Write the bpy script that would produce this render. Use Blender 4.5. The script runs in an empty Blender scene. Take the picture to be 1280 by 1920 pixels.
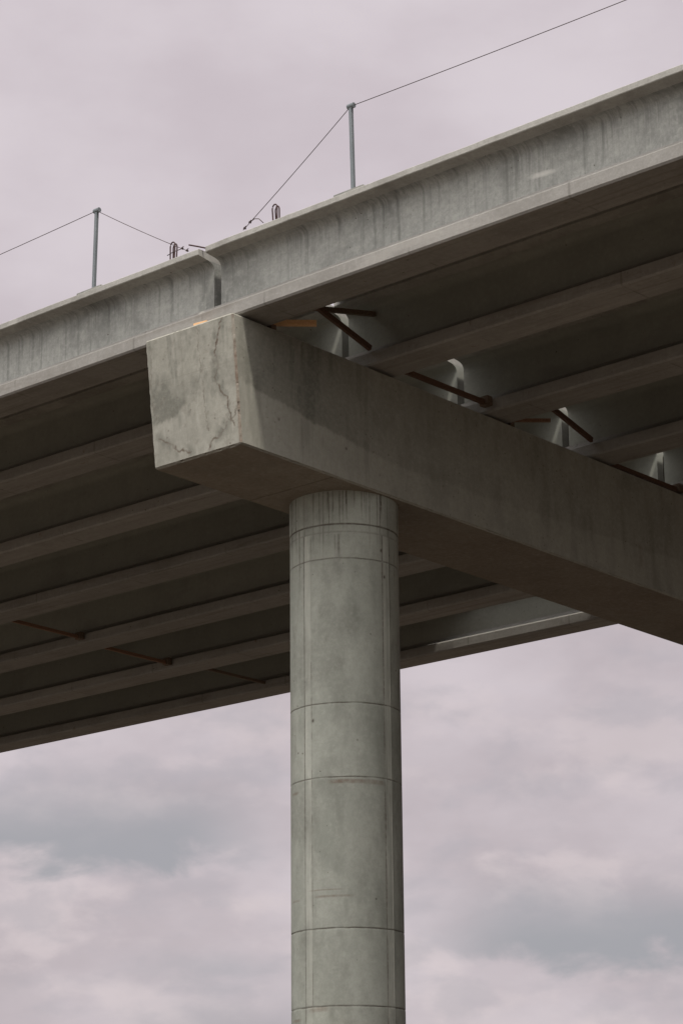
import bpy, math, random
import numpy as np
from mathutils import Vector, Matrix

C = bpy.context.scene
COL = C.collection
R = math.radians

# ------------------------------------------------------------------ camera
CAM = Vector((27.281, -29.827, -14.497))
PITCH, ROLL, YAW, FPX = 0.29329, -0.00931, -0.74177, 4653.05
fw = Vector((math.sin(YAW) * math.cos(PITCH), math.cos(YAW) * math.cos(PITCH), math.sin(PITCH)))
rt = Vector((math.cos(YAW), -math.sin(YAW), 0))
up = rt.cross(fw)
rx = math.cos(ROLL) * rt + math.sin(ROLL) * up
ux = -math.sin(ROLL) * rt + math.cos(ROLL) * up
cd = bpy.data.cameras.new("camera")
cam = bpy.data.objects.new("camera", cd)
COL.objects.link(cam)
m = Matrix.Identity(4)
for i in range(3):
    m[i][0], m[i][1], m[i][2], m[i][3] = rx[i], ux[i], -fw[i], CAM[i]
cam.matrix_world = m
cd.sensor_fit = 'VERTICAL'
cd.sensor_height = 36.0
cd.lens = FPX / 1920 * 36.0
cd.clip_start = 0.5
cd.clip_end = 6000
C.camera = cam

C.view_settings.view_transform = 'Standard'
C.view_settings.look = 'None'
C.view_settings.exposure = 0.0
C.view_settings.gamma = 1.0

# ------------------------------------------------------------------ node helper
class NT:
    def __init__(s, tree):
        s.t = tree
        tree.nodes.clear()
    def n(s, typ, **kw):
        nd = s.t.nodes.new(typ)
        for k, v in kw.items():
            setattr(nd, k, v)
        return nd
    def put(s, sock, v):
        if v is None:
            return
        if isinstance(v, bpy.types.NodeSocket):
            s.t.links.new(v, sock)
        else:
            if isinstance(v, (tuple, list)) and len(v) == 3 and sock.type == 'RGBA':
                v = (*v, 1)
            sock.default_value = v
    def m(s, op, a, b=None, c=None, clamp=False):
        nd = s.n('ShaderNodeMath', operation=op, use_clamp=clamp)
        for i, v in enumerate((a, b, c)):
            s.put(nd.inputs[i], v)
        return nd.outputs[0]
    def v(s, op, a, b=None):
        nd = s.n('ShaderNodeVectorMath', operation=op)
        s.put(nd.inputs[0], a)
        s.put(nd.inputs[1], b)
        return nd.outputs[0]
    def mix(s, f, a, b, blend='MIX'):
        nd = s.n('ShaderNodeMix', data_type='RGBA', blend_type=blend)
        s.put(nd.inputs[0], f)
        s.put(nd.inputs[6], a)
        s.put(nd.inputs[7], b)
        return nd.outputs[2]
    def noise(s, vec, scale, detail=4, rough=0.55, dist=0.0):
        nd = s.n('ShaderNodeTexNoise')
        s.put(nd.inputs['Vector'], vec)
        nd.inputs['Scale'].default_value = scale
        nd.inputs['Detail'].default_value = detail
        nd.inputs['Roughness'].default_value = rough
        nd.inputs['Distortion'].default_value = dist
        return nd.outputs['Fac']
    def ss(s, x, a, b, lo=0.0, hi=1.0):
        nd = s.n('ShaderNodeMapRange', interpolation_type='SMOOTHSTEP')
        s.put(nd.inputs[0], x)
        s.put(nd.inputs[1], a)
        s.put(nd.inputs[2], b)
        nd.inputs[3].default_value = lo
        nd.inputs[4].default_value = hi
        return nd.outputs[0]

# ------------------------------------------------------------------ sky
SUN_DIR = Vector((0.42, -0.23, 1.0)).normalized()
SUN_EL = math.asin(SUN_DIR.z)
SUN_AZ = math.atan2(SUN_DIR.x, SUN_DIR.y)

w = bpy.data.worlds.new("World")
C.world = w
w.use_nodes = True
k = NT(w.node_tree)
out = k.n('ShaderNodeOutputWorld')
bg = k.n('ShaderNodeBackground')
bg.inputs['Strength'].default_value = 0.1
sky = k.n('ShaderNodeTexSky', sky_type='NISHITA')
sky.sun_disc = False
sky.sun_elevation = SUN_EL
sky.sun_rotation = SUN_AZ
d = k.n('ShaderNodeTexCoord').outputs['Generated']
sep = k.n('ShaderNodeSeparateXYZ')
k.put(sep.inputs[0], d)
dx, dy, dz = sep.outputs
DEG = 57.29578
el = k.m('MULTIPLY', k.m('ARCSINE', dz), DEG)
# azimuth in degrees measured from the heading of the overcast bank in the north-west
hd = (math.sin(YAW), math.cos(YAW)); hr = (math.cos(YAW), -math.sin(YAW))
ca = k.m('ADD', k.m('MULTIPLY', dx, hd[0]), k.m('MULTIPLY', dy, hd[1]))
sa = k.m('ADD', k.m('MULTIPLY', dx, hr[0]), k.m('MULTIPLY', dy, hr[1]))
az = k.m('MULTIPLY', k.m('ARCTAN2', sa, ca), DEG)
cmb = k.n('ShaderNodeCombineXYZ')
k.put(cmb.inputs[0], k.m('MULTIPLY', az, 0.55)); k.put(cmb.inputs[1], el)
uv = cmb.outputs[0]
n1 = k.noise(uv, 0.22, 6, 0.52)
n2 = k.noise(uv, 0.75, 6, 0.55, 0.3)
n3 = k.noise(k.v('ADD', uv, (31.0, 12.0, 0)), 0.45, 5, 0.5)
wob = k.m('ADD', k.m('MULTIPLY', k.m('SUBTRACT', n2, 0.5), 2.4), k.m('MULTIPLY', k.m('SUBTRACT', n3, 0.5), 1.2))
def bank(lo, sharp, height, a0, a1, soft, amt):
    e = k.m('ADD', el, wob)
    a = k.ss(e, lo - sharp, lo + sharp)
    b = k.ss(k.m('ADD', el, k.m('MULTIPLY', wob, .5)), lo + height, lo + sharp)
    h1 = k.ss(az, a0 - soft, a0 + soft); h2 = k.ss(az, a1 + soft, a1 - soft)
    return k.m('MULTIPLY', k.m('MULTIPLY', a, b), k.m('MULTIPLY', k.m('MULTIPLY', h1, h2), amt))
banks = [bank(8.75, .32, 2.6, -11.0, -2.5, 1.6, 0.95), bank(6.45, .32, 2.4, 2.6, 13.0, 1.8, 1.0),
         bank(4.6, .35, 1.5, -4.6, 0.0, 1.6, 0.5), bank(5.0, .4, 1.6, -30, -16, 2, .8), bank(5.9, .4, 1.0, -4.6, -1.5, 1.2, 0.4)]
tot = banks[0]
for b_ in banks[1:]:
    tot = k.m('MAXIMUM', tot, b_)
light = k.mix(k.ss(n1, .32, .68), (.508, .445, .468), (.655, .585, .615))
n5 = k.noise(k.v('ADD', uv, (3.0, 91.0, 0)), .55, 8, .54, .12)
puff = k.m('MULTIPLY', k.ss(n5, .47, .63), k.ss(el, 16, 9))
light = k.mix(k.m('MULTIPLY', puff, .62), light, (.70, .61, .618))
n4 = k.noise(k.v('ADD', uv, (7.0, 55.0, 0)), .8, 7, .52, .15)
light = k.mix(k.m('MULTIPLY', k.m('MULTIPLY', k.ss(n4, .48, .66), k.ss(el, 19, 12)), .45), light, (.45, .42, .452))
base = k.mix(k.ss(el, 12.0, 24.0), light, k.mix(k.ss(n1, .3, .66), (.60, .53, .565), (.70, .632, .667)))
cloud = k.mix(tot, base, (.375, .372, .398))
# overcast brighter at zenith and hidden sun; two lobes added behind the camera
glow = k.n('ShaderNodeVectorMath', operation='DOT_PRODUCT')
k.put(glow.inputs[0], d); glow.inputs[1].default_value = SUN_DIR
lobe = k.n('ShaderNodeVectorMath', operation='DOT_PRODUCT')  # high fill glow added out of view to light the outer girders
k.put(lobe.inputs[0], d); lobe.inputs[1].default_value = Vector((.12, -.58, .80)).normalized()
lobe = k.m('POWER', k.m('MAXIMUM', lobe.outputs['Value'], 0.0), 5.0)
gain = k.m('ADD', k.ss(el, 26, 75, 1.0, 1.35), k.m('MULTIPLY', k.ss(glow.outputs['Value'], .85, 1.0), 1.0))
gain = k.m('ADD', gain, k.m('MULTIPLY', lobe, 4.3))
low = k.n('ShaderNodeVectorMath', operation='DOT_PRODUCT')  # low fill glow added out of view to light the column
k.put(low.inputs[0], d); low.inputs[1].default_value = Vector((.26, -.95, .12)).normalized()
gain = k.m('ADD', gain, k.m('MULTIPLY', k.m('POWER', k.m('MAXIMUM', low.outputs['Value'], 0.0), 4.0), 1.8))
# added dimming of the unseen +X sky, darkens the cap's side face
gain = k.m('MULTIPLY', gain, k.m('SUBTRACT', 1.0, k.m('MULTIPLY', k.m('MULTIPLY', k.ss(dx, -.25, .45), k.ss(dy, -.9, -.5)), k.ss(el, 60, 20, 0.0, .82))))
gain = k.m('MULTIPLY', gain, 10.0)
# unseen half of the sky tinted neutral to shift its light, far half mauve
cloud = k.mix(k.ss(dy, .25, -.35), cloud, (.565, .547, .532))
cl = k.n('ShaderNodeVectorMath', operation='SCALE')
k.put(cl.inputs[0], cloud); k.put(cl.inputs['Scale'], gain)
full = k.mix(0.96, sky.outputs[0], cl.outputs[0])
k.put(bg.inputs['Color'], full)
k.put(out.inputs[0], bg.outputs[0])

# ------------------------------------------------------------------ sun behind thin cloud
sl = bpy.data.lights.new("sun", 'SUN')
sl.energy = 2.6
sl.angle = R(4)
sl.color = (1.0, .95, .84)
so = bpy.data.objects.new("sun", sl)
COL.objects.link(so)
so.rotation_euler = SUN_DIR.to_track_quat('Z', 'Y').to_euler()

# ------------------------------------------------------------------ materials
def material(name):
    mt = bpy.data.materials.new(name)
    mt.use_nodes = True
    k = NT(mt.node_tree)
    o = k.n('ShaderNodeOutputMaterial')
    p = k.n('ShaderNodeBsdfPrincipled')
    k.put(o.inputs[0], p.outputs[0])
    return mt, k, p

def attr(k, name):
    return k.n('ShaderNodeAttribute', attribute_name=name).outputs['Fac']

def concrete(name, base, dark, light, streak=0.5, mott=0.6, mscale=0.7, sscale=(4, 4, .3), hole=1.0,
             stain=(.07, .055, .042), pale=(.44, .43, .385), rust=(.16, .10, .07), extra=None, wet=(.13, .13, .11)):
    mt, k, p = material(name)
    P = k.n('ShaderNodeNewGeometry').outputs['Position']
    a = k.noise(P, mscale, 7, .6, .3)
    b = k.noise(k.v('ADD', P, (17.3, 5.1, 9.7)), mscale * 3.1, 6, .6)
    col = k.mix(k.m('MULTIPLY', k.ss(a, .42, .68), mott), base, dark)
    col = k.mix(k.m('MULTIPLY', k.ss(b, .5, .72), mott * .8), col, light)
    s = k.noise(k.v('MULTIPLY', P, sscale), 1.0, 5, .65)
    s2 = k.noise(k.v('MULTIPLY', P, tuple(q * 4 for q in sscale)), 1.0, 4, .6)
    col = k.mix(k.m('MULTIPLY', k.ss(s, .5, .72), streak), col, dark)
    col = k.mix(k.m('MULTIPLY', k.ss(s2, .52, .74), streak * .6), col, light)
    fine = k.noise(P, 34, 5, .7)
    col = k.mix(k.m('MULTIPLY', k.ss(fine, .32, .72), .5), col, k.mix(.6, col, dark))
    mid = k.noise(k.v('ADD', P, (3.1, 8.2, 1.4)), 11, 6, .68)
    col = k.mix(k.m('MULTIPLY', k.ss(mid, .48, .68), .32), col, dark)
    col = k.mix(k.m('MULTIPLY', k.ss(mid, .47, .33), .35), col, light)
    if extra:
        col = extra(k, P, col)
    vo = k.n('ShaderNodeTexVoronoi')
    k.put(vo.inputs['Vector'], P)
    vo.inputs['Scale'].default_value = 8.0
    gate = k.ss(k.noise(P, 1.3, 3), .46, .6)
    rnd = k.n('ShaderNodeSeparateColor'); k.put(rnd.inputs[0], vo.outputs['Color'])
    rad = k.m('MULTIPLY', k.m('POWER', rnd.outputs[0], 3.0), 0.155)
    dot = k.m('MULTIPLY', k.m('MULTIPLY', k.m('LESS_THAN', vo.outputs['Distance'], rad), gate), .65 * hole)
    col = k.mix(dot, col, stain)
    brk = k.ss(k.noise(P, 13, 5, .7), .3, .6, .55, 1.0)
    col = k.mix(k.m('MULTIPLY', attr(k, 'pale'), brk), col, pale)
    col = k.mix(k.m('MULTIPLY', attr(k, 'wet'), brk), col, wet)
    col = k.mix(k.m('MULTIPLY', attr(k, 'rust'), brk), col, rust)
    col = k.mix(k.m('MULTIPLY', attr(k, 'stain'), brk), col, stain)
    k.put(p.inputs['Base Color'], col)
    p.inputs['Roughness'].default_value = .88
    p.inputs['Specular IOR Level'].default_value = .3
    bp = k.n('ShaderNodeBump')
    bp.inputs['Strength'].default_value = .35
    bp.inputs['Distance'].default_value = .01
    k.put(bp.inputs['Height'], k.m('ADD', k.m('MULTIPLY', fine, .6), k.m('SUBTRACT', k.m('MULTIPLY', b, .8), dot)))
    k.put(p.inputs['Normal'], bp.outputs[0])
    return mt

def tone(k, col, amt):
    r = k.n('ShaderNodeObjectInfo').outputs['Random']
    f = k.n('ShaderNodeVectorMath', operation='SCALE')
    k.put(f.inputs[0], col); k.put(f.inputs['Scale'], k.m('ADD', 1 - amt, k.m('MULTIPLY', r, 2 * amt)))
    return f.outputs[0]

def flange_extra(k, P, col):
    sp = k.n('ShaderNodeSeparateXYZ'); k.put(sp.inputs[0], P)
    X, Y, Z = sp.outputs
    # joints of the steel casting bed, and long water marks
    xs_ = k.m('ADD', X, k.m('MULTIPLY', k.m('FLOOR', k.m('DIVIDE', k.m('ADD', Y, 4.63), 3.0896)), 1.37))
    j = k.ss(k.m('ABSOLUTE', k.m('SUBTRACT', k.m('FLOORED_MODULO', xs_, 3.05), 1.5)), .03, .008)
    col = k.mix(k.m('MULTIPLY', k.m('MULTIPLY', j, k.ss(k.noise(P, 3, 3), .4, .6)), .45), col, (.12, .11, .10))
    wm = k.noise(k.v('MULTIPLY', P, (.22, 7, 2)), 1.0, 6, .7, .4)
    col = k.mix(k.m('MULTIPLY', k.ss(wm, .52, .68), .4), col, (.16, .135, .11))
    col = k.mix(k.m('MULTIPLY', k.ss(wm, .46, .34), .35), col, (.45, .43, .40))
    rs = k.ss(k.noise(k.v('ADD', P, (40.0, 3.0, 8.0)), 2.3, 4, .7), .66, .74)
    col = k.mix(k.m('MULTIPLY', rs, .5), col, (.17, .10, .065))
    return tone(k, col, .09)

def webin_extra(k, P, col):
    pt = k.ss(k.noise(k.v('MULTIPLY', P, (.5, 1, 1.6)), 1.0, 5, .6), .52, .66)
    return tone(k, k.mix(k.m('MULTIPLY', pt, .3), col, (.20, .20, .185)), .10)

def web_extra(k, P, col):
    sp = k.n('ShaderNodeSeparateXYZ'); k.put(sp.inputs[0], P)
    X, Y, Z = sp.outputs
    # casting joint about six metres along and the greyer pour beyond it
    j = k.ss(k.m('ABSOLUTE', k.m('SUBTRACT', X, 6.26)), .035, .012)
    drip = k.noise(k.v('MULTIPLY', P, (17, 2, .45)), 1.0, 5, .68)
    where = k.ss(k.noise(k.v('MULTIPLY', P, (.9, 1, .3)), 1.0, 4, .6), .38, .62)
    low_ = k.m('ADD', .25, k.m('MULTIPLY', k.noise(k.v('MULTIPLY', P, (3.5, 1, .01)), 1.0, 4, .7), 1.1))
    run = k.m('MULTIPLY', k.m('MULTIPLY', k.ss(drip, .46, .66), k.ss(k.m('SUBTRACT', Z, low_), -.1, .45)), where)
    col = k.mix(k.m('MULTIPLY', run, .62), col, (.11, .11, .105))
    col = k.mix(k.m('MULTIPLY', j, .4), col, (.14, .14, .13))
    # bright patch of light painted into the colour of the outer face
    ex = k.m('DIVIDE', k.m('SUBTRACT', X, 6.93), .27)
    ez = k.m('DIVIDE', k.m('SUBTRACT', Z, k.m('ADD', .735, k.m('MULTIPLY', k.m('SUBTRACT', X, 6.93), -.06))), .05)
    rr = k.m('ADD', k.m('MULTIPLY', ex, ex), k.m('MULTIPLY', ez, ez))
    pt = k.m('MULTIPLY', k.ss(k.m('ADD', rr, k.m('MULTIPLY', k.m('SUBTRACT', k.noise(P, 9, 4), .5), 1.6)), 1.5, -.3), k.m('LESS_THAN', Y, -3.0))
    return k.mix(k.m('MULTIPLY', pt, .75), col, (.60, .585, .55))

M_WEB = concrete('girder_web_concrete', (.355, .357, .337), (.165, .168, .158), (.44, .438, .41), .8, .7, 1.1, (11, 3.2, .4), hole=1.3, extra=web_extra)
M_WEBIN = concrete('shaded_web_concrete', (.33, .335, .30), (.24, .245, .22), (.39, .39, .36), .35, .4, .6, (2.5, 2.5, .3), extra=webin_extra)
M_FLG = concrete('girder_flange_concrete', (.335, .322, .305), (.22, .208, .19), (.41, .395, .37), .3, .5, .8, (.35, 3, 3), extra=flange_extra)
M_TOP = concrete('girder_top_flange_concrete', (.40, .39, .365), (.23, .22, .20), (.48, .465, .435), .45, .7, .9, (.5, 3, 3))
M_CAP = concrete('pier_cap_concrete', (.345, .335, .292), (.215, .21, .182), (.425, .41, .365), .45, .55, .8, (3.5, 3.5, .5), stain=(.105, .075, .055))
M_COL = concrete('pier_column_concrete', (.39, .40, .355), (.275, .288, .252), (.455, .46, .41), .25, .75, .75, (2.0, 2.0, .5), stain=(.065, .045, .035), pale=(.60, .60, .54))

def simple(name, c1, c2, scale, rough=.6, metal=0.0, stretch=(1, 1, 1)):
    mt, k, p = material(name)
    P = k.n('ShaderNodeTexCoord').outputs['Object']
    nz = k.noise(k.v('MULTIPLY', P, stretch), scale, 5, .6)
    k.put(p.inputs['Base Color'], k.mix(k.ss(nz, .35, .7), c1, c2))
    p.inputs['Roughness'].default_value = rough
    p.inputs['Metallic'].default_value = metal
    bp = k.n('ShaderNodeBump'); bp.inputs['Strength'].default_value = .25; bp.inputs['Distance'].default_value = .004
    k.put(bp.inputs['Height'], nz); k.put(p.inputs['Normal'], bp.outputs[0])
    return mt

M_GALV = simple('galvanised_steel', (.17, .19, .205), (.21, .23, .245), 2, .55, .35)
M_PLATE = simple('grey_plate', (.20, .20, .185), (.28, .275, .255), 4, .8)
M_RUST = simple('rusty_rebar', (.035, .014, .014), (.06, .026, .022), 30, .85)
M_WIRE = simple('dark_wire', (.04, .025, .025), (.07, .045, .042), 20, .6, .3)
M_WOOD = simple('raw_timber', (.10, .052, .032), (.15, .08, .05), 3, .8, 0, (2, 12, 12))
M_PINE = simple('fresh_timber', (.72, .41, .20), (.82, .52, .28), 3, .75, 0, (2, 12, 12))
M_DARKW = simple('weathered_timber', (.12, .085, .06), (.19, .13, .09), 3, .85, 0, (2, 12, 12))
M_RED = simple('reddish_timber', (.20, .105, .065), (.27, .15, .09), 3, .8, 0, (2, 12, 12))
M_PLY = simple('form_plywood', (.10, .085, .07), (.15, .125, .10), 2, .85)

mt, k, p = material('earth')
P = k.n('ShaderNodeTexCoord').outputs['Object']
na = k.noise(P, .05, 8, .6); nb = k.noise(P, 1.5, 6, .65)
c = k.mix(k.ss(na, .35, .65), (.070, .051, .036), (.048, .041, .027))
c = k.mix(k.m('MULTIPLY', k.ss(nb, .4, .7), .5), c, (.092, .068, .05))
k.put(p.inputs['Base Color'], c)
p.inputs['Roughness'].default_value = .95
M_EARTH = mt

# ------------------------------------------------------------------ mesh helpers
class Mesh:
    def __init__(s):
        s.v = []; s.f = []; s.a = {}; s.n = 0
    def add(s, verts, faces, attrs=None):
        verts = np.asarray(verts, float).reshape(-1, 3)
        s.v.append(verts)
        s.f += [tuple(int(i) + s.n for i in f) for f in faces]
        for nm in set(list(s.a) + list((attrs or {}).keys())):
            lst = s.a.setdefault(nm, [])
            have = sum(len(q) for q in lst)
            if have < s.n:
                lst.append(np.zeros(s.n - have))
            lst.append(np.asarray((attrs or {}).get(nm, np.zeros(len(verts))), float))
        s.n += len(verts)
    def box(s, c, size, rot=None):
        c = Vector(c); h = Vector(size) / 2
        vs = []
        for x in (-1, 1):
            for y in (-1, 1):
                for z in (-1, 1):
                    q = Vector((x * h.x, y * h.y, z * h.z))
                    vs.append(tuple(c + (rot @ q if rot else q)))
        s.add(vs, [(0, 1, 3, 2), (4, 6, 7, 5), (0, 4, 5, 1), (2, 3, 7, 6), (0, 2, 6, 4), (1, 5, 7, 3)])
    def tube(s, pts, r, seg=8, caps=True):
        pts = [Vector(q) for q in pts]
        n = len(pts); vs = []; fs = []
        for i, q in enumerate(pts):
            t = (pts[min(i + 1, n - 1)] - pts[max(i - 1, 0)]).normalized()
            a = Vector((0, 0, 1)) if abs(t.z) < .9 else Vector((1, 0, 0))
            u = t.cross(a).normalized(); vv = t.cross(u)
            for j in range(seg):
                g = 2 * math.pi * j / seg
                vs.append(tuple(q + u * math.cos(g) * r + vv * math.sin(g) * r))
        for i in range(n - 1):
            for j in range(seg):
                j2 = (j + 1) % seg
                fs.append((i * seg + j, i * seg + j2, (i + 1) * seg + j2, (i + 1) * seg + j))
        if caps:
            fs.append(tuple(range(seg))[::-1]); fs.append(tuple((n - 1) * seg + j for j in range(seg)))
        s.add(vs, fs)
    def grid(s, Pts, attrs=None, flip=False, closed=False):
        nu, nv = Pts.shape[:2]
        i, j = np.meshgrid(np.arange(nu if closed else nu - 1), np.arange(nv - 1), indexing='ij')
        a = (i * nv + j).ravel(); b = (((i + 1) % nu) * nv + j).ravel(); q = np.stack([a, b, b + 1, a + 1], 1)
        if flip:
            q = q[:, ::-1]
        s.add(Pts.reshape(-1, 3), q.tolist(), {kk: vv.ravel() for kk, vv in (attrs or {}).items()})
    def build(s, name, mat, parent=None, smooth=False, bevel=0.0, fix=True):
        me = bpy.data.meshes.new(name)
        me.from_pydata(np.concatenate(s.v).tolist(), [], s.f)
        for nm, lst in s.a.items():
            arr = np.concatenate(lst)
            at = me.attributes.new(nm, 'FLOAT', 'POINT')
            at.data.foreach_set('value', arr.astype(np.float32))
        me.materials.append(mat)
        me.update()
        if fix:
            import bmesh
            bm = bmesh.new(); bm.from_mesh(me)
            bmesh.ops.recalc_face_normals(bm, faces=bm.faces)
            bm.to_mesh(me); bm.free()
        if smooth:
            me.polygons.foreach_set('use_smooth', [True] * len(me.polygons))
        o = bpy.data.objects.new(name, me)
        COL.objects.link(o)
        if parent:
            o.parent = parent
        if bevel:
            bv = o.modifiers.new('bevel', 'BEVEL'); bv.width = bevel; bv.segments = 2; bv.limit_method = 'ANGLE'
        return o

def tag(o, label=None, cat=None, group=None, kind=None):
    for kk, vv in (('label', label), ('category', cat), ('group', group), ('kind', kind)):
        if vv:
            o[kk] = vv
    return o

def empty(name, loc):
    o = bpy.data.objects.new(name, None)
    o.empty_display_size = .3
    COL.objects.link(o); o.location = loc
    return o

def part(mesh, name, mat, root, **kw):
    """mesh given in world coordinates, parented to root (identity rotation)"""
    L = np.array(root.location)
    mesh.v = [q - L for q in mesh.v]
    return mesh.build(name, mat, root, **kw)

_rng = np.random.RandomState(7)
_lat = _rng.rand(257, 257)
def vn(x, y):
    x = np.asarray(x, float); y = np.asarray(y, float)
    xi = np.floor(x).astype(int); yi = np.floor(y).astype(int)
    fx = x - xi; fy = y - yi
    fx = fx * fx * (3 - 2 * fx); fy = fy * fy * (3 - 2 * fy)
    g = lambda a, b: _lat[a % 257, b % 257]
    return (g(xi, yi) * (1 - fx) + g(xi + 1, yi) * fx) * (1 - fy) + (g(xi, yi + 1) * (1 - fx) + g(xi + 1, yi + 1) * fx) * fy
def fbm(x, y, o=4):
    s = 0; a = .5; t = 0
    for i in range(o):
        s = s + a * vn(x * 2 ** i + 31.7 * i, y * 2 ** i + 17.3 * i); t += a; a *= .55
    return s / t
def sst(x, a, b):
    t = np.clip((x - a) / (b - a), 0, 1)
    return t * t * (3 - 2 * t)
def pline(U, V, pts, w0):
    """soft mask round a polyline in (U,V), half width w0"""
    best = np.full(U.shape, 1e9)
    for (a, b), (c, d_) in zip(pts[:-1], pts[1:]):
        L2 = (c - a) ** 2 + (d_ - b) ** 2 + 1e-12
        t = np.clip(((U - a) * (c - a) + (V - b) * (d_ - b)) / L2, 0, 1)
        best = np.minimum(best, np.hypot(U - a - t * (c - a), V - b - t * (d_ - b)))
    return 1 - sst(best, w0 * .35, w0 * 1.6)

# ------------------------------------------------------------------ setting
GZ = -16.2
g = Mesh()
n_ = 61
ax = np.linspace(-1, 1, n_); ax = np.sign(ax) * np.abs(ax) ** 2.2 * 3000
X_, Y_ = np.meshgrid(ax, ax, indexing='ij')
Z_ = GZ + (fbm(X_ * .02 + 50, Y_ * .02 + 50) - .5) * 1.2 * sst(np.hypot(X_, Y_), 15, 80)
g.grid(np.stack([X_, Y_, Z_], -1))
tag(g.build('ground', M_EARTH, smooth=True), kind='structure')

# ------------------------------------------------------------------ girders
S = 3.0896
GX, GY = -.00424, -.02617
YC = [-3.086 + S * i for i in range(7)]
zoff = lambda x, y: GX * x + GY * y + .02
HG = 1.34
BW, TW, WT = .377, .477, .10
def bottom_profile():
    pr = [(-BW + .03, 0), (BW - .03, 0), (BW, .03), (BW, .222), (BW - .012, .238)]
    arc = []
    # sloped top with a fillet into the web
    p0, p1, p2 = (BW - .012, .238), (WT + .02, .335), (WT, .42)
    for t in np.linspace(.1, 1, 8):
        arc.append(((1 - t) ** 2 * p0[0] + 2 * t * (1 - t) * p1[0] + t * t * p2[0], (1 - t) ** 2 * p0[1] + 2 * t * (1 - t) * p1[1] + t * t * p2[1]))
    right = pr[1:] + arc
    left = [(-a, b) for a, b in right][::-1]
    return right, left
FI = WT + .16
def web_profile():
    right = [(WT, .42), (WT, .6), (WT, .8)]
    p0, p1, p2 = (WT, 1.045), (WT, 1.18), (FI, 1.200)
    for t in np.linspace(0, 1, 10):
        right.append(((1 - t) ** 2 * p0[0] + 2 * t * (1 - t) * p1[0] + t * t * p2[0], (1 - t) ** 2 * p0[1] + 2 * t * (1 - t) * p1[1] + t * t * p2[1]))
    return right
def top_profile():
    right = [(FI, 1.200), (FI + .1, 1.214), (TW - .012, 1.232), (TW, 1.244), (TW, HG - .01), (TW - .01, HG)]
    left = [(-a, b) for a, b in right][::-1]
    return right, left

XJ0, XJ1 = .085, .245      # the open joint between the two spans
LEN = 42.0
def girder(side):
    """one girder, its origin at the pier end of the soffit centre"""
    xs0, xs1 = (XJ0 - LEN, XJ0) if side < 0 else (XJ1, XJ1 + LEN)
    xo = XJ0 if side < 0 else XJ1
    # dense stations near the pier
    d_ = np.concatenate([np.linspace(0, 12, 97), np.linspace(12.6, LEN, 40)])
    xs = xo + side * d_
    root = empty('concrete_girder', (xo, 0, 0))
    def ext(prof, nm, mat):
        me = Mesh()
        pr = np.array(prof)
        n = len(pr)
        Px = np.repeat(xs[None, :], n, 0) - xo
        if nm == 'bottom_flange' and side > 0:
            Px[:, 0] -= XJ1 - XJ0 - .008
        wob = (fbm(xs * .9 + 40, xs * 0 + 3.3) - .5) * .014 + (fbm(xs * 4.5 + 10, xs * 0 + 9.3) - .5) * .010
        Py = np.repeat(pr[:, :1], len(xs), 1); Pz = np.repeat(pr[:, 1:], len(xs), 1) + GX * (xs[None, :] - xo)
        if nm == 'top_flange':
            edge = (np.abs(pr[:, :1]) > TW - .03)
            Py = Py + np.sign(Py) * edge * wob[None, :]
            Pz = Pz + edge * wob[None, :] * .5
        me.grid(np.stack([Px, Py, Pz], -1), closed=(nm == 'bottom_flange'))
        for e in (0, len(xs) - 1):
            me.add(np.stack([Px[:, e], Py[:, e], Pz[:, e]], -1), [tuple(range(n))])
        return me.build(nm, mat, root)
    r, l = bottom_profile()
    ext(r + l, 'bottom_flange', M_FLG)
    # the web with the fillets that carry the top flange
    me = Mesh()
    pr = np.array(web_profile())
    for sgn in (-1, 1):
        Pt = np.stack(np.broadcast_arrays((xs - xo)[:, None], sgn * pr[None, :, 0], pr[None, :, 1] + GX * (xs - xo)[:, None]), -1)
        me.grid(Pt, flip=sgn > 0)
    for e in (0, len(xs) - 1):
        X0 = xs[e] - xo; q = GX * X0
        cap_ = [(X0, y_, z_ + q) for y_, z_ in pr] + [(X0, -y_, z_ + q) for y_, z_ in pr[::-1]]
        me.add(cap_, [tuple(range(len(cap_)))])
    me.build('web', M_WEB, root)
    r, l = top_profile()
    ext(r + l, 'top_flange', M_TOP)
    return root

def copy_tree(o, parent=None):
    c = o.copy(); COL.objects.link(c)
    if parent:
        c.parent = parent
    for ch in o.children:
        copy_tree(ch, c)
    return c

ORD = ['outermost', 'second', 'third', 'fourth', 'fifth', 'sixth', 'farthest']
GL = ['outermost concrete girder left of the pier, daylit, carrying the left steel post',
      'second concrete girder left of the pier, dark underneath, just behind the daylit outer one',
      'third concrete girder left of the pier, shaded, its end above the column head',
      'fourth concrete girder left of the pier, middle one of the shaded seven, meeting first brace',
      'fifth concrete girder left of the pier, shaded, between the two plainest timber braces',
      'sixth concrete girder left of the pier, shaded, next to last before the sky',
      'farthest concrete girder left of the pier, lower edge against the sky below']
GR = ['outermost concrete girder right of the pier, streaked web, carrying the right steel post',
      'second concrete girder right of the pier, in shade behind the outer one',
      'third concrete girder right of the pier, soft light patch on its shaded web',
      'fourth concrete girder right of the pier, shaded, seated by the second timber knee brace',
      'fifth concrete girder right of the pier, shaded, at the right edge of the photo',
      'sixth concrete girder right of the pier, hidden behind the pier cap',
      'farthest concrete girder right of the pier, hidden behind the pier cap']
girders = {}
for side, labs in ((-1, GL), (1, GR)):
    proto = girder(side)
    xo = XJ0 if side < 0 else XJ1
    for i in range(7 if side < 0 else 5):
        o = proto if i == 0 else copy_tree(proto)
        o.location = (xo, YC[i], zoff(xo, YC[i]))
        tag(o, labs[i], 'girder', 'precast concrete girders of the bridge')
        girders[(side, i)] = o
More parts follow.
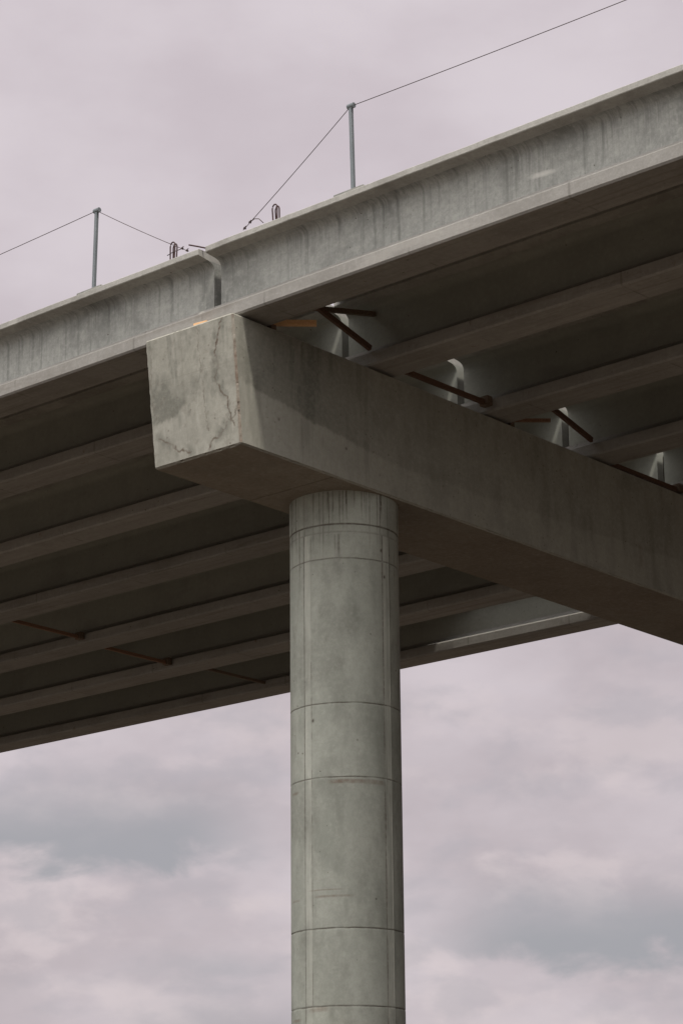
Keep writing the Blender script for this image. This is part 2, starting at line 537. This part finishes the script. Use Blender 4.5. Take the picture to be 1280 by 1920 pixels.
# the two girders hidden behind the cap still shade the place
for i in (5, 6):
    o = copy_tree(girders[(1, 0)]); o.location = (XJ1, YC[i], zoff(XJ1, YC[i]))
    tag(o, GR[i], 'girder', 'precast concrete girders of the bridge')
    girders[(1, i)] = o

def gtop(x, i):
    return zoff(x, YC[i]) + HG

# the inner webs never saw rain: cleaner, plainer concrete than the outer two
for (sd, i), o in girders.items():
    for ch in o.children:
        if i and ch.name.startswith('web'):
            ch.material_slots[0].link = 'OBJECT'
            ch.material_slots[0].material = M_WEBIN
# lifting loops cast into the two outer girders
def loop(x, y, h, wd, root, tilt):
    me = Mesh()
    zb = gtop(x, 0)
    for off, ww in ((0.0, 1.0), (.03, .82)):
        pts = [(x - wd * .36 * ww + off, y + off, zb - .05), (x - wd * .42 * ww + off + tilt * .4, y + off, zb + h * .45)]
        for t in np.linspace(math.pi, 0, 11):
            pts.append((x + wd * .5 * ww * math.cos(t) + off + tilt, y + off, zb + h - wd * .7 + wd * .7 * math.sin(t) - off))
        pts += [(x + wd * .42 * ww + off + tilt * .4, y + off, zb + h * .45), (x + wd * .34 * ww + off, y + off, zb - .05)]
        me.tube(pts, .012, 8)
    return part(me, 'lifting_loop', M_RUST, root, smooth=True)
loop(-1.04, YC[0], .58, .115, girders[(-1, 0)], .012)
loop(1.385, YC[0], .55, .11, girders[(1, 0)], -.015)
# stub of reinforcing bar sticking out of the end of the right outer girder
me = Mesh(); me.tube([(.26, -3.47, gtop(.2, 0) - .03), (.02, -3.48, gtop(0, 0) + .075), (-.20, -3.50, gtop(0, 0) + .165)], .013, 8)
part(me, 'rebar_stub', M_RUST, girders[(1, 0)], smooth=True)

# ------------------------------------------------------------------ forms for the road deck between the girders
dk = Mesh()
def slab(x0, x1, i, z0=1.265, t=.06, ya=None, yb=None):
    ya = YC[i] + TW - .02 if ya is None else ya
    yb = YC[i + 1] - TW + .02 if yb is None else yb
    vs = []
    for x in (x0, x1):
        for y in (ya, yb):
            for z in (z0, z0 + t):
                vs.append((x, y, z + zoff(x, y) + .045))
    dk.add(vs, [(0, 1, 3, 2), (4, 6, 7, 5), (0, 4, 5, 1), (2, 3, 7, 6), (0, 2, 6, 4), (1, 5, 7, 3)])
for i in range(6):
    slab(.36, 42, i)
    if i < 5:
        slab(-41.5, -.05, i)
    else:
        slab(-41.5, -10.7, i); slab(-4.6, -.05, i)
        for xa, xb, g_ in ((-10.7, -10.3, .06), (-10.3, -9.7, .2), (-9.7, -6.4, .40), (-6.4, -5.6, .22), (-5.6, -4.6, .10)):
            slab(xa + .01, xb - .01, i, yb=YC[6] - TW - g_)
tag(dk.build('deck', M_PLY), kind='structure')

# ------------------------------------------------------------------ pier
pier = empty('bridge_pier', (0, 0, GZ))
tag(pier, 'round concrete column under a massive hammerhead cap with cracked, daylit end face', 'bridge pier')

XR = .987
CY0T, CY0B, CY1 = -3.66, -3.455, 17.0
ztop = lambda y: -.04 + GY * y
zbot = lambda y: -2.206 + GY * y
cap = Mesh()
CH = .03
def jit(Pt, amp=.006):
    x, y, z = Pt[..., 0], Pt[..., 1], Pt[..., 2]
    a = fbm(x * 9 + z * 7 + 60, y * 9 + z * 5 + 60, 3) - .5
    b = fbm(x * 9 + z * 6 + 20, y * 9 - z * 8 + 90, 3) - .5
    c = fbm(x * 8 - z * 7 + 70, y * 8 + z * 9 + 10, 3) - .5
    return Pt + np.stack([a, b, c], -1) * amp * 2
def bil(p00, p10, p11, p01, nu, nv, us=None, vs=None):
    u = (np.linspace(0, 1, nu) if us is None else us)[:, None, None]; v = (np.linspace(0, 1, nv) if vs is None else vs)[None, :, None]
    p00, p10, p11, p01 = map(np.array, (p00, p10, p11, p01))
    return (1 - u) * (1 - v) * p00 + u * (1 - v) * p10 + u * v * p11 + (1 - u) * v * p01
def yend(z, x=XR):      # battered end face, a little out of square
    t = (z - zbot(CY0B)) / (ztop(CY0T) - zbot(CY0B))
    return CY0B + (CY0T - CY0B) * t - (.025 + .045 * t) * (XR - x) / (2 * XR)
zt, zb = ztop(CY0T), zbot(CY0B)
NE, NV = 190, 200
ys = np.concatenate([np.linspace(0, 3.2, 240), np.linspace(3.25, 20.6, 170)]); us = (ys / ys[-1])
# ---- end face
e00 = (-XR + CH, yend(zb + CH, -XR + CH), zb + CH); e10 = (XR - CH, yend(zb + CH), zb + CH)
e11 = (XR - CH, yend(zt - CH), zt - CH); e01 = (-XR + CH, yend(zt - CH, -XR + CH), zt - CH)
Pe = bil(e00, e10, e11, e01, NE, NV)
def end_attr(Pt):
    X, Z = Pt[..., 0], Pt[..., 2]
    wx = X + (fbm(X * 16 + 5, Z * 16 + 9) - .5) * .10; wz = Z + (fbm(X * 13 + 45, Z * 13 + 19) - .5) * .08
    # upper pour is darker on its left side: ragged boundary stepping up to the right
    zl = -1.36 + .20 * sst(X, -.75, .3) + (fbm(X * 5 + 11, X * 0 + 2) - .5) * .22 + (fbm(X * 26 + 1, X * 0 + 8) - .5) * .05
    mot = fbm(X * 5 + 3, Z * 3.2 + 7)
    wet = sst(Z, zl - .01, zl + .05) * (1 - .8 * sst(X, -.65, .3)) * (1 - .75 * sst(Z, -1.05, -.45)) * (.25 + .6 * sst(mot, .35, .7))
    # grey green blotches hugging the cracks
    blot = sst(fbm(X * 9 + 77, Z * 4.5 + 31, 5), .52, .72) * .34 * sst(fbm(X * 2 + 9, Z * 1.6 + 5), .4, .62)
    st = np.zeros_like(X)
    gap = sst(fbm(X * 7 + 13, Z * 7 + 57), .30, .52)
    cr = [([(.74, .05), (.60, -.32), (.55, -.55), (.62, -.75), (.50, -.92), (.62, -1.14), (.74, -1.30), (.78, -1.55), (.86, -1.80)], .018, 1.0),
          ([(.19, -.02), (.20, -.45), (.235, -.9), (.25, -1.35), (.29, -1.75)], .010, .6),
          ([(-.80, -1.62), (-.70, -1.72), (-.55, -1.78), (-.43, -1.92), (-.30, -1.93), (-.14, -2.0)], .018, 1.0),
          ([(.28, -2.06), (.30, -1.94), (.42, -1.90), (.55, -1.88), (.66, -1.80), (.69, -1.68)], .018, 1.0),
          ([(.70, -1.56), (.78, -1.70), (.90, -1.62), (.92, -1.5)], .014, .75),
          ([(-.86, -.05), (-.88, -.35), (-.92, -.6), (-.90, -1.1), (-.84, -1.3)], .012, .4),
          ([(.50, -.92), (.56, -.70), (.48, -.62)], .015, .35), ([(.74, -1.3), (.82, -1.42)], .02, .35)]
    for pts, w_, a in cr:
        st = np.maximum(st, pline(wx, wz, pts, w_) * a * (.35 + .65 * gap) * (.6 + .6 * fbm(X * 12 + 70, Z * 12 + 3)))
    run = sst(fbm(X * 9 + 20, Z * .9 + 4), .54, .76) * .38 * sst(fbm(X * 1.6 + 2, Z * 1.4), .36, .6)
    halo = np.zeros_like(X)
    for pts, w_, a in cr[:1] + cr[2:4]:
        halo = np.maximum(halo, pline(wx, wz, pts, .09) * .5 * sst(fbm(X * 6 + 8, Z * 5 + 44), .42, .66))
    rust = sst(X, .925, .955) * .45 * (.2 + 1.1 * fbm(X * 30, Z * 4 + 8))
    # form panel joint, tie holes and pour lines
    joint = np.maximum((1 - sst(np.abs(X + .18), .004, .014)) * .16, (1 - sst(np.abs(Z + .72 + .02 * X), .004, .012)) * .14)
    ties = np.zeros_like(X)
    for tx, tz in ((-.6, -.35), (.42, -.36), (-.6, -1.55), (.45, -1.58), (-.07, -1.32), (.30, -.55), (-.35, -1.05)):
        ties = np.maximum(ties, (1 - sst(np.hypot(X - tx, Z - tz), .009, .022)) * .6)
    spots = sst(fbm(X * 9 + 90, Z * 9 + 40), .66, .78) * .35
    pale = (1 - sst(Z, zl - .05, zl + .03)) * .28 * sst(fbm(X * 3 + 33, Z * 2 + 60), .3, .65) + sst(fbm(X * 10 + 3, Z * 1.4 + 60), .58, .78) * .3
    return {'stain': np.clip(np.maximum(np.maximum(st, joint), np.maximum(spots * .6, ties)), 0, 1), 'wet': np.clip(wet + run + halo + blot, 0, .75), 'rust': rust, 'pale': pale}
cap.grid(Pe, end_attr(Pe))
# ---- near (+X) face and the other faces
def side_pts(x):
    n = 130
    v = np.linspace(0, 1, n)
    Y0b, Y0t = yend(zb + CH, x) + CH, yend(zt - CH, x) + CH
    out_ = np.zeros((len(us), n, 3))
    for j, t in enumerate(v):
        ya = Y0b + (Y0t - Y0b) * t
        yy = ya + (CY1 - ya) * us
        out_[:, j, 0] = x; out_[:, j, 1] = yy
        out_[:, j, 2] = (zbot(yy) + CH) * (1 - t) + (ztop(yy) - CH) * t
    return out_
def side_attr(Pt):
    Y, Z = Pt[..., 1], Pt[..., 2]
    q = Y - CY0T
    zl = -1.06 - .15 * np.minimum(q, 4) + (fbm(Y * 3.1 + 7, Y * 0 + 4) - .5) * .14 + (fbm(Y * 17 + 7, Y * 0 + 14) - .5) * .07
    wet = sst(Z, zl - .015, zl + .03) * (.5 * sst(q, .1, .7)) * (1 - .75 * sst(q, 1.6, 3.6)) * (.6 + .7 * fbm(Y * 2.5 + 3, Z * 2.5 + 77))
    run = sst(fbm(Y * 6 + 20, Z * .7 + 4), .55, .8) * .35
    st = np.zeros_like(Y)
    for y0, z0, z1, a in ((1.6 - 3.655, -.05, -2.1, .22), (5.0, -1.3, -2.3, .5), (7.2, -.3, -2.3, .3), (10.2, -.3, -2.4, .3)):
        st = np.maximum(st, pline(Y + (fbm(Z * 3, Z * 0 + y0) - .5) * .03, Z, [(y0, z0), (y0, z1)], .009) * a)
    for y0, z0 in ((-1.0, -1.62), (.55, -1.75), (1.72, -1.55), (-2.6, -1.5)):
        st = np.maximum(st, (1 - sst(np.hypot(Y - y0, Z - z0), .012, .035)) * .8)
    rust = (1 - sst(q + (Z + 1) * .1, .05, .12)) * .0
    pale = (1 - sst(Z, zl - .05, zl + .05)) * .45 * (1 - .6 * sst(q, 1.5, 5))
    return {'stain': st, 'wet': np.clip(wet + run, 0, .85), 'pale': pale, 'rust': rust}
Pr = side_pts(XR)
cap.grid(Pr, side_attr(Pr))
Pl = side_pts(-XR)[::6, ::10]
cap.grid(Pl, flip=True)
# ---- soffit and top
def flat_pts(z_of, nx, sgn):
    xx = np.linspace(-XR + CH, XR - CH, nx)
    y0 = (yend(zb, xx) + CH + .012) if sgn < 0 else (yend(zt, xx) + CH)
    yy = y0[None, :] + (CY1 - y0)[None, :] * us[:, None]
    o_ = np.zeros((len(us), nx, 3))
    o_[..., 0] = xx[None, :]; o_[..., 1] = yy; o_[..., 2] = z_of(yy)
    return o_
Pb = flat_pts(zbot, 40, -1)
Y, X = Pb[..., 1], Pb[..., 0]
st = np.zeros_like(X)
for y0 in (-1.3, 1.15, 3.6, 6.05, 8.5):
    st = np.maximum(st, pline(X, Y + (fbm(X * 3, X * 0 + y0) - .5) * .03, [(-1, y0), (1, y0)], .018) * .6)
cap.grid(Pb, {'stain': st, 'rust': .35 + .3 * fbm(X * 1.3 + 3, Y * .9 + 8)}, flip=True)
Pt_ = flat_pts(ztop, 6, 1)
cap.grid(Pt_)
# ---- chamfers, broken along their length
def strip(A, B, attrs=None, flip=False):
    M_ = .5 * (A + B)
    ctr = np.array([0, 6.5, -1.1])
    spall = sst(fbm(M_[:, 1] * 4 + M_[:, 0] * 7 + M_[:, 2] * 6 + 70, M_[:, 0] * 5 + M_[:, 2] * 4 + 33, 4), .60, .72)[:, None] * .02
    inw = ctr - M_; inw[:, 1] = np.where(M_[:, 1] < -3, .6, 0)
    inw[:, 0] = -np.sign(M_[:, 0]) * .6 * (np.abs(M_[:, 0]) > .9); inw[:, 2] = np.sign(inw[:, 2]) * .6
    Pt = np.stack([A, M_ + inw * spall, B], 1)
    mid = jit(Pt[:, 1:2], .013)
    Pt[:, 1:2] = mid
    cap.grid(Pt, {kk: np.repeat(vv[:, None], 3, 1) for kk, vv in (attrs or {}).items()}, flip)
zv = Pe[-1, :, 2]
Pr_edge = Pr[0]; zi = np.linspace(0, 1, NV)
Pr0 = np.stack([np.interp(zi, np.linspace(0, 1, 130), Pr_edge[:, c_]) for c_ in range(3)], -1)
strip(Pe[-1], Pr0, {'rust': np.clip(.3 + .9 * (fbm(zv * 5 + 9, zv * 0 + 1) - .3), 0, .85), 'stain': np.clip(sst(fbm(zv * 12, zv * 0 + 6), .5, .7) * .4, 0, 1)})
Pl0 = side_pts(-XR)[0]
Pl0 = np.stack([np.interp(zi, np.linspace(0, 1, 130), Pl0[:, c_]) for c_ in range(3)], -1)
strip(Pl0, Pe[0])
bx = np.linspace(0, 1, NE)
Pb0 = np.stack([np.interp(bx, np.linspace(0, 1, 40), Pb[0][:, c_]) for c_ in range(3)], -1)
strip(Pb0, Pe[:, 0], {'stain': .25 + .3 * (fbm(bx * 20, bx * 0 + 4) - .3)})
Pt0 = np.stack([np.interp(bx, np.linspace(0, 1, 6), Pt_[0][:, c_]) for c_ in range(3)], -1)
strip(Pe[:, -1], Pt0)
strip(Pr[:, 0], Pb[:, -1]); strip(Pt_[:, -1], Pr[:, -1])
strip(Pb[:, 0], side_pts(-XR)[:, 0]); strip(side_pts(-XR)[:, -1], Pt_[:, 0])
# corners and far end
for a, b, c_ in ((Pe[-1, 0], Pr0[0], Pb0[-1]), (Pe[-1, -1], Pt0[-1], Pr0[-1]), (Pe[0, 0], Pb0[0], Pl0[0]), (Pe[0, -1], Pl0[-1], Pt0[0])):
    cap.add([a, b, c_], [(0, 1, 2)])
fe = [side_pts(-XR)[-1, 0], side_pts(-XR)[-1, -1], Pt_[-1, 0], Pt_[-1, -1], Pr[-1, -1], Pr[-1, 0], Pb[-1, -1], Pb[-1, 0]]
cap.add(fe, [tuple(range(8))])
capo = part(cap, 'pier_cap', M_CAP, pier)

# ---- column
RC = .915
def column(yc, detail):
    me = Mesh()
    nth, z1 = (480, zbot(yc) + .02) if detail else (96, zbot(yc) + .02)
    th = np.linspace(0, 2 * np.pi, nth, endpoint=False)
    rings = [-2.77, -3.36, -5.80, -7.02, -9.44, -10.66, -13.1, -14.3]
    zs = [z1]
    z = z1
    step = .016 if detail else .15
    while z > -11.9:
        z -= step; zs.append(z)
    while z > GZ - .3:
        z -= .1; zs.append(z)
    zs = np.array(zs)
    if detail:      # rows on both sides of every ring
        zs = np.sort(np.unique(np.round(np.concatenate([zs] + [[r_ - .010, r_ - .004, r_, r_ + .004, r_ + .010] for r_ in rings]), 4)))[::-1]
    T, Z = np.meshgrid(th, zs, indexing='ij')
    seam = np.zeros_like(T); rad = np.full_like(T, RC)
    edge = np.zeros_like(T); lite = np.zeros_like(T)
    for q in range(4):
        dth = np.degrees(np.angle(np.exp(1j * (T - q * np.pi / 2 - R(.5)))))
        inside = sst(dth, -4.9, -4.2) * (1 - sst(dth, 4.4, 5.1))
        below = 1 - sst(Z, -2.92, -2.90)
        rad = rad + .007 * inside * below
        jag = (fbm(Z * 2.3 + q * 9, Z * 0 + 2) - .5) * .5
        br = sst(fbm(Z * 1.7 + q * 31, Z * 0 + 8), .25, .6)
        edge = np.maximum(edge, (1 - sst(np.abs(dth + 4.7 + jag * .3), .3, 1.15)) * below * (.4 + .5 * br))
        lite = np.maximum(lite, inside * below * (.22 + .3 * sst(fbm(Z * 1.1 + q * 7, T * 9), .4, .65)))
        edge = np.maximum(edge, (1 - sst(np.abs(dth - 4.6 + jag * .3), .15, .6)) * below * (.15 + .45 * sst(fbm(Z * 2.9 + q * 5, Z * 0 + 5), .45, .6)))
        if q == 0:
            rad = rad + .012 * (1 - sst(np.abs(dth - 4.9 + jag * .2), .3, .9)) * below
            lite = np.maximum(lite, (1 - sst(np.abs(dth - 4.9 + jag * .2), .3, 1.2)) * below * .8)  # edge highlight of the ridge painted in as a pale line
            edge = edge * (1 - .8 * lite)
    for i, r_ in enumerate(rings):
        wv = r_ + (fbm(T * 5 + i * 13, T * 0 + 1) - .5) * .008
        dz_ = Z - wv
        am = sst(fbm(T * 3.2 + i * 17, T * 0 + 3), .28, .55) * .6 + .08
        if i < 2:
            am = am * .45 + (.5, .26)[i]
        edge = np.maximum(edge, (1 - sst(np.abs(dz_), .005, .013 if i > 0 else .017)) * am)
        rad = rad - .008 * (1 - sst(np.abs(dz_), .004, .013))
    rad = rad + .006 * sst(Z, -2.775, -2.765)
    edge = np.maximum(edge, (1 - sst(np.abs(Z + 2.90), .006, .014)) * .3)
    # drips from the cap
    st = np.zeros_like(T); rng = random.Random(5); nz_ = int((zs > -5.2).sum()); Td, Zd = T[:, :nz_], Z[:, :nz_]
    for i in range(110):
        a0 = rng.uniform(-180, 180); le = rng.uniform(.35, 1.25) if rng.random() < .75 else rng.uniform(1.0, 2.3)
        s0 = -2.2 if rng.random() < .75 else rng.choice([-2.78, -2.95])
        w_ = rng.uniform(.55, 1.05) * (1.5 if rng.random() < .15 else 1)
        dth = np.degrees(np.angle(np.exp(1j * (Td - R(a0))))) + (fbm(Zd * 2.2 + i * 3.1, Zd * 0 + i) - .5) * 1.6
        st[:, :nz_] = np.maximum(st[:, :nz_], (1 - sst(np.abs(dth), w_ * .3, w_)) * sst(Zd, s0 - le, s0 - le * .3) * (1 - sst(Zd, s0, s0 + .01)) * rng.uniform(.4, .95) * (.45 + .9 * fbm(Zd * 6 + i, Zd * 0 + 2 * i)))
    # deep pits near the right seam and specks
    for a0, z0 in ((-5.5, -3.17), (6.6, -3.22), (-1.5, -3.62), (-83, -6.06)):
        st = np.maximum(st, 1 - sst(np.hypot(np.angle(np.exp(1j * (T - R(a0)))) * RC, (Z - z0) * .6), .010, .026))
    rust = np.zeros_like(T)
    for a0, z0, wa, wz, a in ((-44, -7.09, 26, .045, .75), (-18, -7.09, 16, .05, .5), (-113, -7.2, 10, .03, .6), (-70, -8.83, 24, .012, .55), (-62, -8.93, 26, .014, .6), (-113, -8.95, 12, .02, .45), (-78, -10.7, 14, .05, .5), (-112, -10.84, 12, .03, .5)):
        dth = np.degrees(np.angle(np.exp(1j * (T - R(a0)))))
        rust = np.maximum(rust, (1 - sst(np.abs(dth), wa * .4, wa)) * (1 - sst(np.abs(Z - z0), wz * .4, wz)) * a * (.3 + 1.1 * fbm(T * 14, Z * 8 + 3)))
    tone = sst(fbm(T * 1.9 + 40, Z * .8 + 60, 6), .45, .68) * .28 + sst(fbm(T * 6 + 4, Z * 3.1 + 6, 6), .5, .78) * .16
    # each pour is a little different in tone
    bands = np.zeros_like(T)
    for i, (za, zb_) in enumerate(zip(rings[:-1], rings[1:])):
        bands = bands + (Z < za) * (Z >= zb_) * ((.02, .12, .0, .14, .04, .16, .05)[i])
    tone = np.clip(tone + bands * .7, 0, .7)
    pt = np.stack([rad * np.cos(T), yc + rad * np.sin(T), Z], -1)
    if detail:
        me.grid(pt, {'stain': np.clip(np.maximum(edge, st), 0, 1), 'rust': rust, 'wet': tone, 'pale': lite}, closed=True, flip=True)
    else:
        me.grid(pt, closed=True, flip=True)
    o = part(me, 'pier_column', M_COL, pier, smooth=True, fix=False)
    return o
column(0.0, True)

# bearing seats on top of the cap
for i in range(7):
    for x in (-.45, .70):
        me = Mesh()
        y = YC[i]
        me.box((x, y, (zoff(x, y) + ztop(y)) / 2), (.34, .56, zoff(x, y) - ztop(y) + .012))
        part(me, 'bearing_seat', M_PLY, pier)

# ------------------------------------------------------------------ timber
def beam(p0, p1, a, b, mat, name='timber_brace', blocks=(), label=None, group=None, mesh_only=False):
    p0, p1 = Vector(p0), Vector(p1)
    t = (p1 - p0).normalized()
    upv = Vector((0, 0, 1)); u = t.cross(upv).normalized(); v_ = u.cross(t)
    rot = Matrix((t, u, v_)).transposed()
    root = empty(name, (p0 + p1) / 2)
    me = Mesh(); me.box((p0 + p1) / 2, ((p1 - p0).length, a, b), rot)
    part(me, 'beam', mat, root, bevel=.004)
    for c, size in blocks:
        me = Mesh(); me.box(c, size); part(me, 'block', M_DARKW, root, bevel=.004)
    tag(root, label, 'timber brace', group)
    return root
zz = zoff
GB = 'timber braces wedged between the girders'
def knee(i, lab, x=.97):
    ya, yb = YC[i] + WT + .05, YC[i + 1] - BW + .02
    return beam((x, ya, zz(x, ya) + .98), (x, yb, zz(x, yb) + .245 + .06), .065, .095, M_WOOD, label=lab, group=GB)
knee(0, 'brown timber leaning across the first bay, from the outer girder down to the second')
knee(2, 'brown timber leaning across the third bay, small, in the gap at the pier cap')
x = .86; ya, yb = YC[0] + WT + .15, YC[1] - WT - .01
beam((x, ya, zz(x, ya) + .38), (x, yb, zz(x, yb) + 1.03), .07, .085, M_DARKW, label='dark timber near level high in the first bay, crossing behind the leaning one', group=GB)
def strut(i, x, za, zb_, lab, blk=True, a=.07, b=.085, mat=M_WOOD):
    ya, yb = YC[i] + BW - .02, YC[i + 1] - BW - .01
    bl = [((x, yb - .09, zz(x, yb) + zb_ + .03), (.19, .14, .17))] if blk else []
    return beam((x, ya, zz(x, ya) + za), (x, yb, zz(x, yb) + zb_), a, b, mat, blocks=bl, label=lab, group=GB)
strut(1, 1.05, .10, .13, 'brown timber strut low across the second bay ending in a dark block')
strut(3, .80, .08, .10, 'timber strut with dark block at the right edge, beside the pier cap')
strut(3, -16.7, .10, .12, 'thin timber strut under the left span, leftmost of the three', a=.06, b=.08, mat=M_RED)
strut(4, -16.9, .10, .12, 'thin timber strut under the left span, middle one of the three', a=.06, b=.08, mat=M_RED)
strut(5, -16.6, .13, .16, 'thin timber strut under the left span, nearest the column, half hidden', blk=False, a=.05, b=.07, mat=M_DARKW)
# loose pale timber lying on the cap edge
def loose(i, lab, mat=None, a=.09):
    y0 = YC[i]
    z0 = zz(.9, y0 + .6) + .135
    return beam((.74, y0 + .45, z0), (1.32, y0 + 1.03, z0), a, a, mat or M_PINE, name='loose_timber',
                blocks=[((.79, y0 + .50, z0 - .118), (.14, .12, .15))], label=lab, group='loose pale timbers on the pier cap')
o = loose(0, 'short bright orange timber poking out over the pier cap beside the outer girder'); o['category'] = 'timber'
o = loose(2, 'small orange timber end on the pier cap in the third bay', M_RED, .06); o['category'] = 'timber'
me = Mesh(); me.box((.20, -3.592, ztop(-3.59) + .024), (.27, .07, .05), Matrix.Rotation(.15, 3, 'Z'))
tag(me.build('timber_shim', M_PINE, bevel=.003), 'thin orange timber shim on the daylit end of the pier cap', 'timber shim')

# ------------------------------------------------------------------ line posts and their wire
def post(x, lean, lab):
    y = -3.435; zb_ = gtop(x, 0)
    root = empty('lifeline_post', (x, y, zb_))
    me = Mesh(); me.box((x - .02, y + .02, zb_ + .022), (.62, .24, .04), Matrix.Rotation(0, 3, 'Z')); part(me, 'base_plate', M_PLATE, root, bevel=.004)
    H = 1.47
    me = Mesh(); n = 2
    rot = Matrix.Rotation(lean, 3, 'Y')
    c = Vector((x, y, zb_ + .042)) + rot @ Vector((0, 0, H / 2)); me.box(c, (.056, .056, H), rot); part(me, 'post_tube', M_GALV, root, bevel=.006)
    t = Vector((x, y, zb_ + .042)) + rot @ Vector((0, 0, H))
    me = Mesh()
    pts_o = [(t.x - .06, t.y, t.z), (t.x + .07, t.y, t.z)]
    me.tube(pts_o, .045, 14)
    part(me, 'wire_eye', M_GALV, root, bevel=.004)
    tag(root, lab, 'steel post', 'steel line posts on the outer girders')
    return root, t
p1, t1 = post(-2.61, .022, 'left galvanised steel post with wire eye on the left outer girder')
p2, t2 = post(3.41, -.022, 'right galvanised steel post with wire eye on the right outer girder')

def sagline(a, b, sag, n=24):
    a, b = Vector(a), Vector(b)
    return [a.lerp(b, t) - Vector((0, 0, 4 * sag * t * (1 - t))) for t in np.linspace(0, 1, n)]
WR = .006
a1 = Vector((-.21, -3.50, gtop(-.21, 0) + .055)); a2 = Vector((1.06, -3.50, gtop(1.15, 0) + .06))
eL = Vector((-20.0, -3.435, t1.z)); eR = Vector((20.0, -3.435, t2.z - .12))
def wire(far, top, near, sagf, clamps, tail, lab):
    root = empty('safety_wire', top)
    me = Mesh()
    me.tube(sagline(far, top, sagf), WR, 6); me.tube(sagline(top, near, .02), WR, 6)
    part(me, 'cable', M_WIRE, root, smooth=True)
    me = Mesh(); me.tube(tail, .007, 6); part(me, 'cable_tail', M_WIRE, root, smooth=True)
    for c in clamps:
        me = Mesh(); me.box(c, (.032, .03, .032), Matrix.Rotation(.6, 3, 'Y')); me.tube([Vector(c) - Vector((.03, 0, .0)), Vector(c) + Vector((.03, 0, .03))], .008, 8)
        part(me, 'cable_clamp', M_WIRE, root)
    tag(root, lab, 'wire', 'safety wires strung over the outer girders')
l1 = t1.lerp(a1, .935)
wire(eL, t1, a1, .134, [l1, t1.lerp(a1, .985)], [l1, l1 + Vector((-.10, 0, -.0)), l1 + Vector((-.22, 0, .0)), l1 + Vector((-.38, .02, -.01))],
     'dark thin wire draped over the left post, clamped near the lifting loop')
l2 = t2.lerp(a2, .935)
wire(eR, t2, a2, .107, [l2, t2.lerp(a2, .985)], [l2, l2 + Vector((.10, 0, .03)), l2 + Vector((.20, 0, .0)), l2 + Vector((.30, 0, -.10))],
     'dark thin wire draped over the right post, clamped near the girder joint')
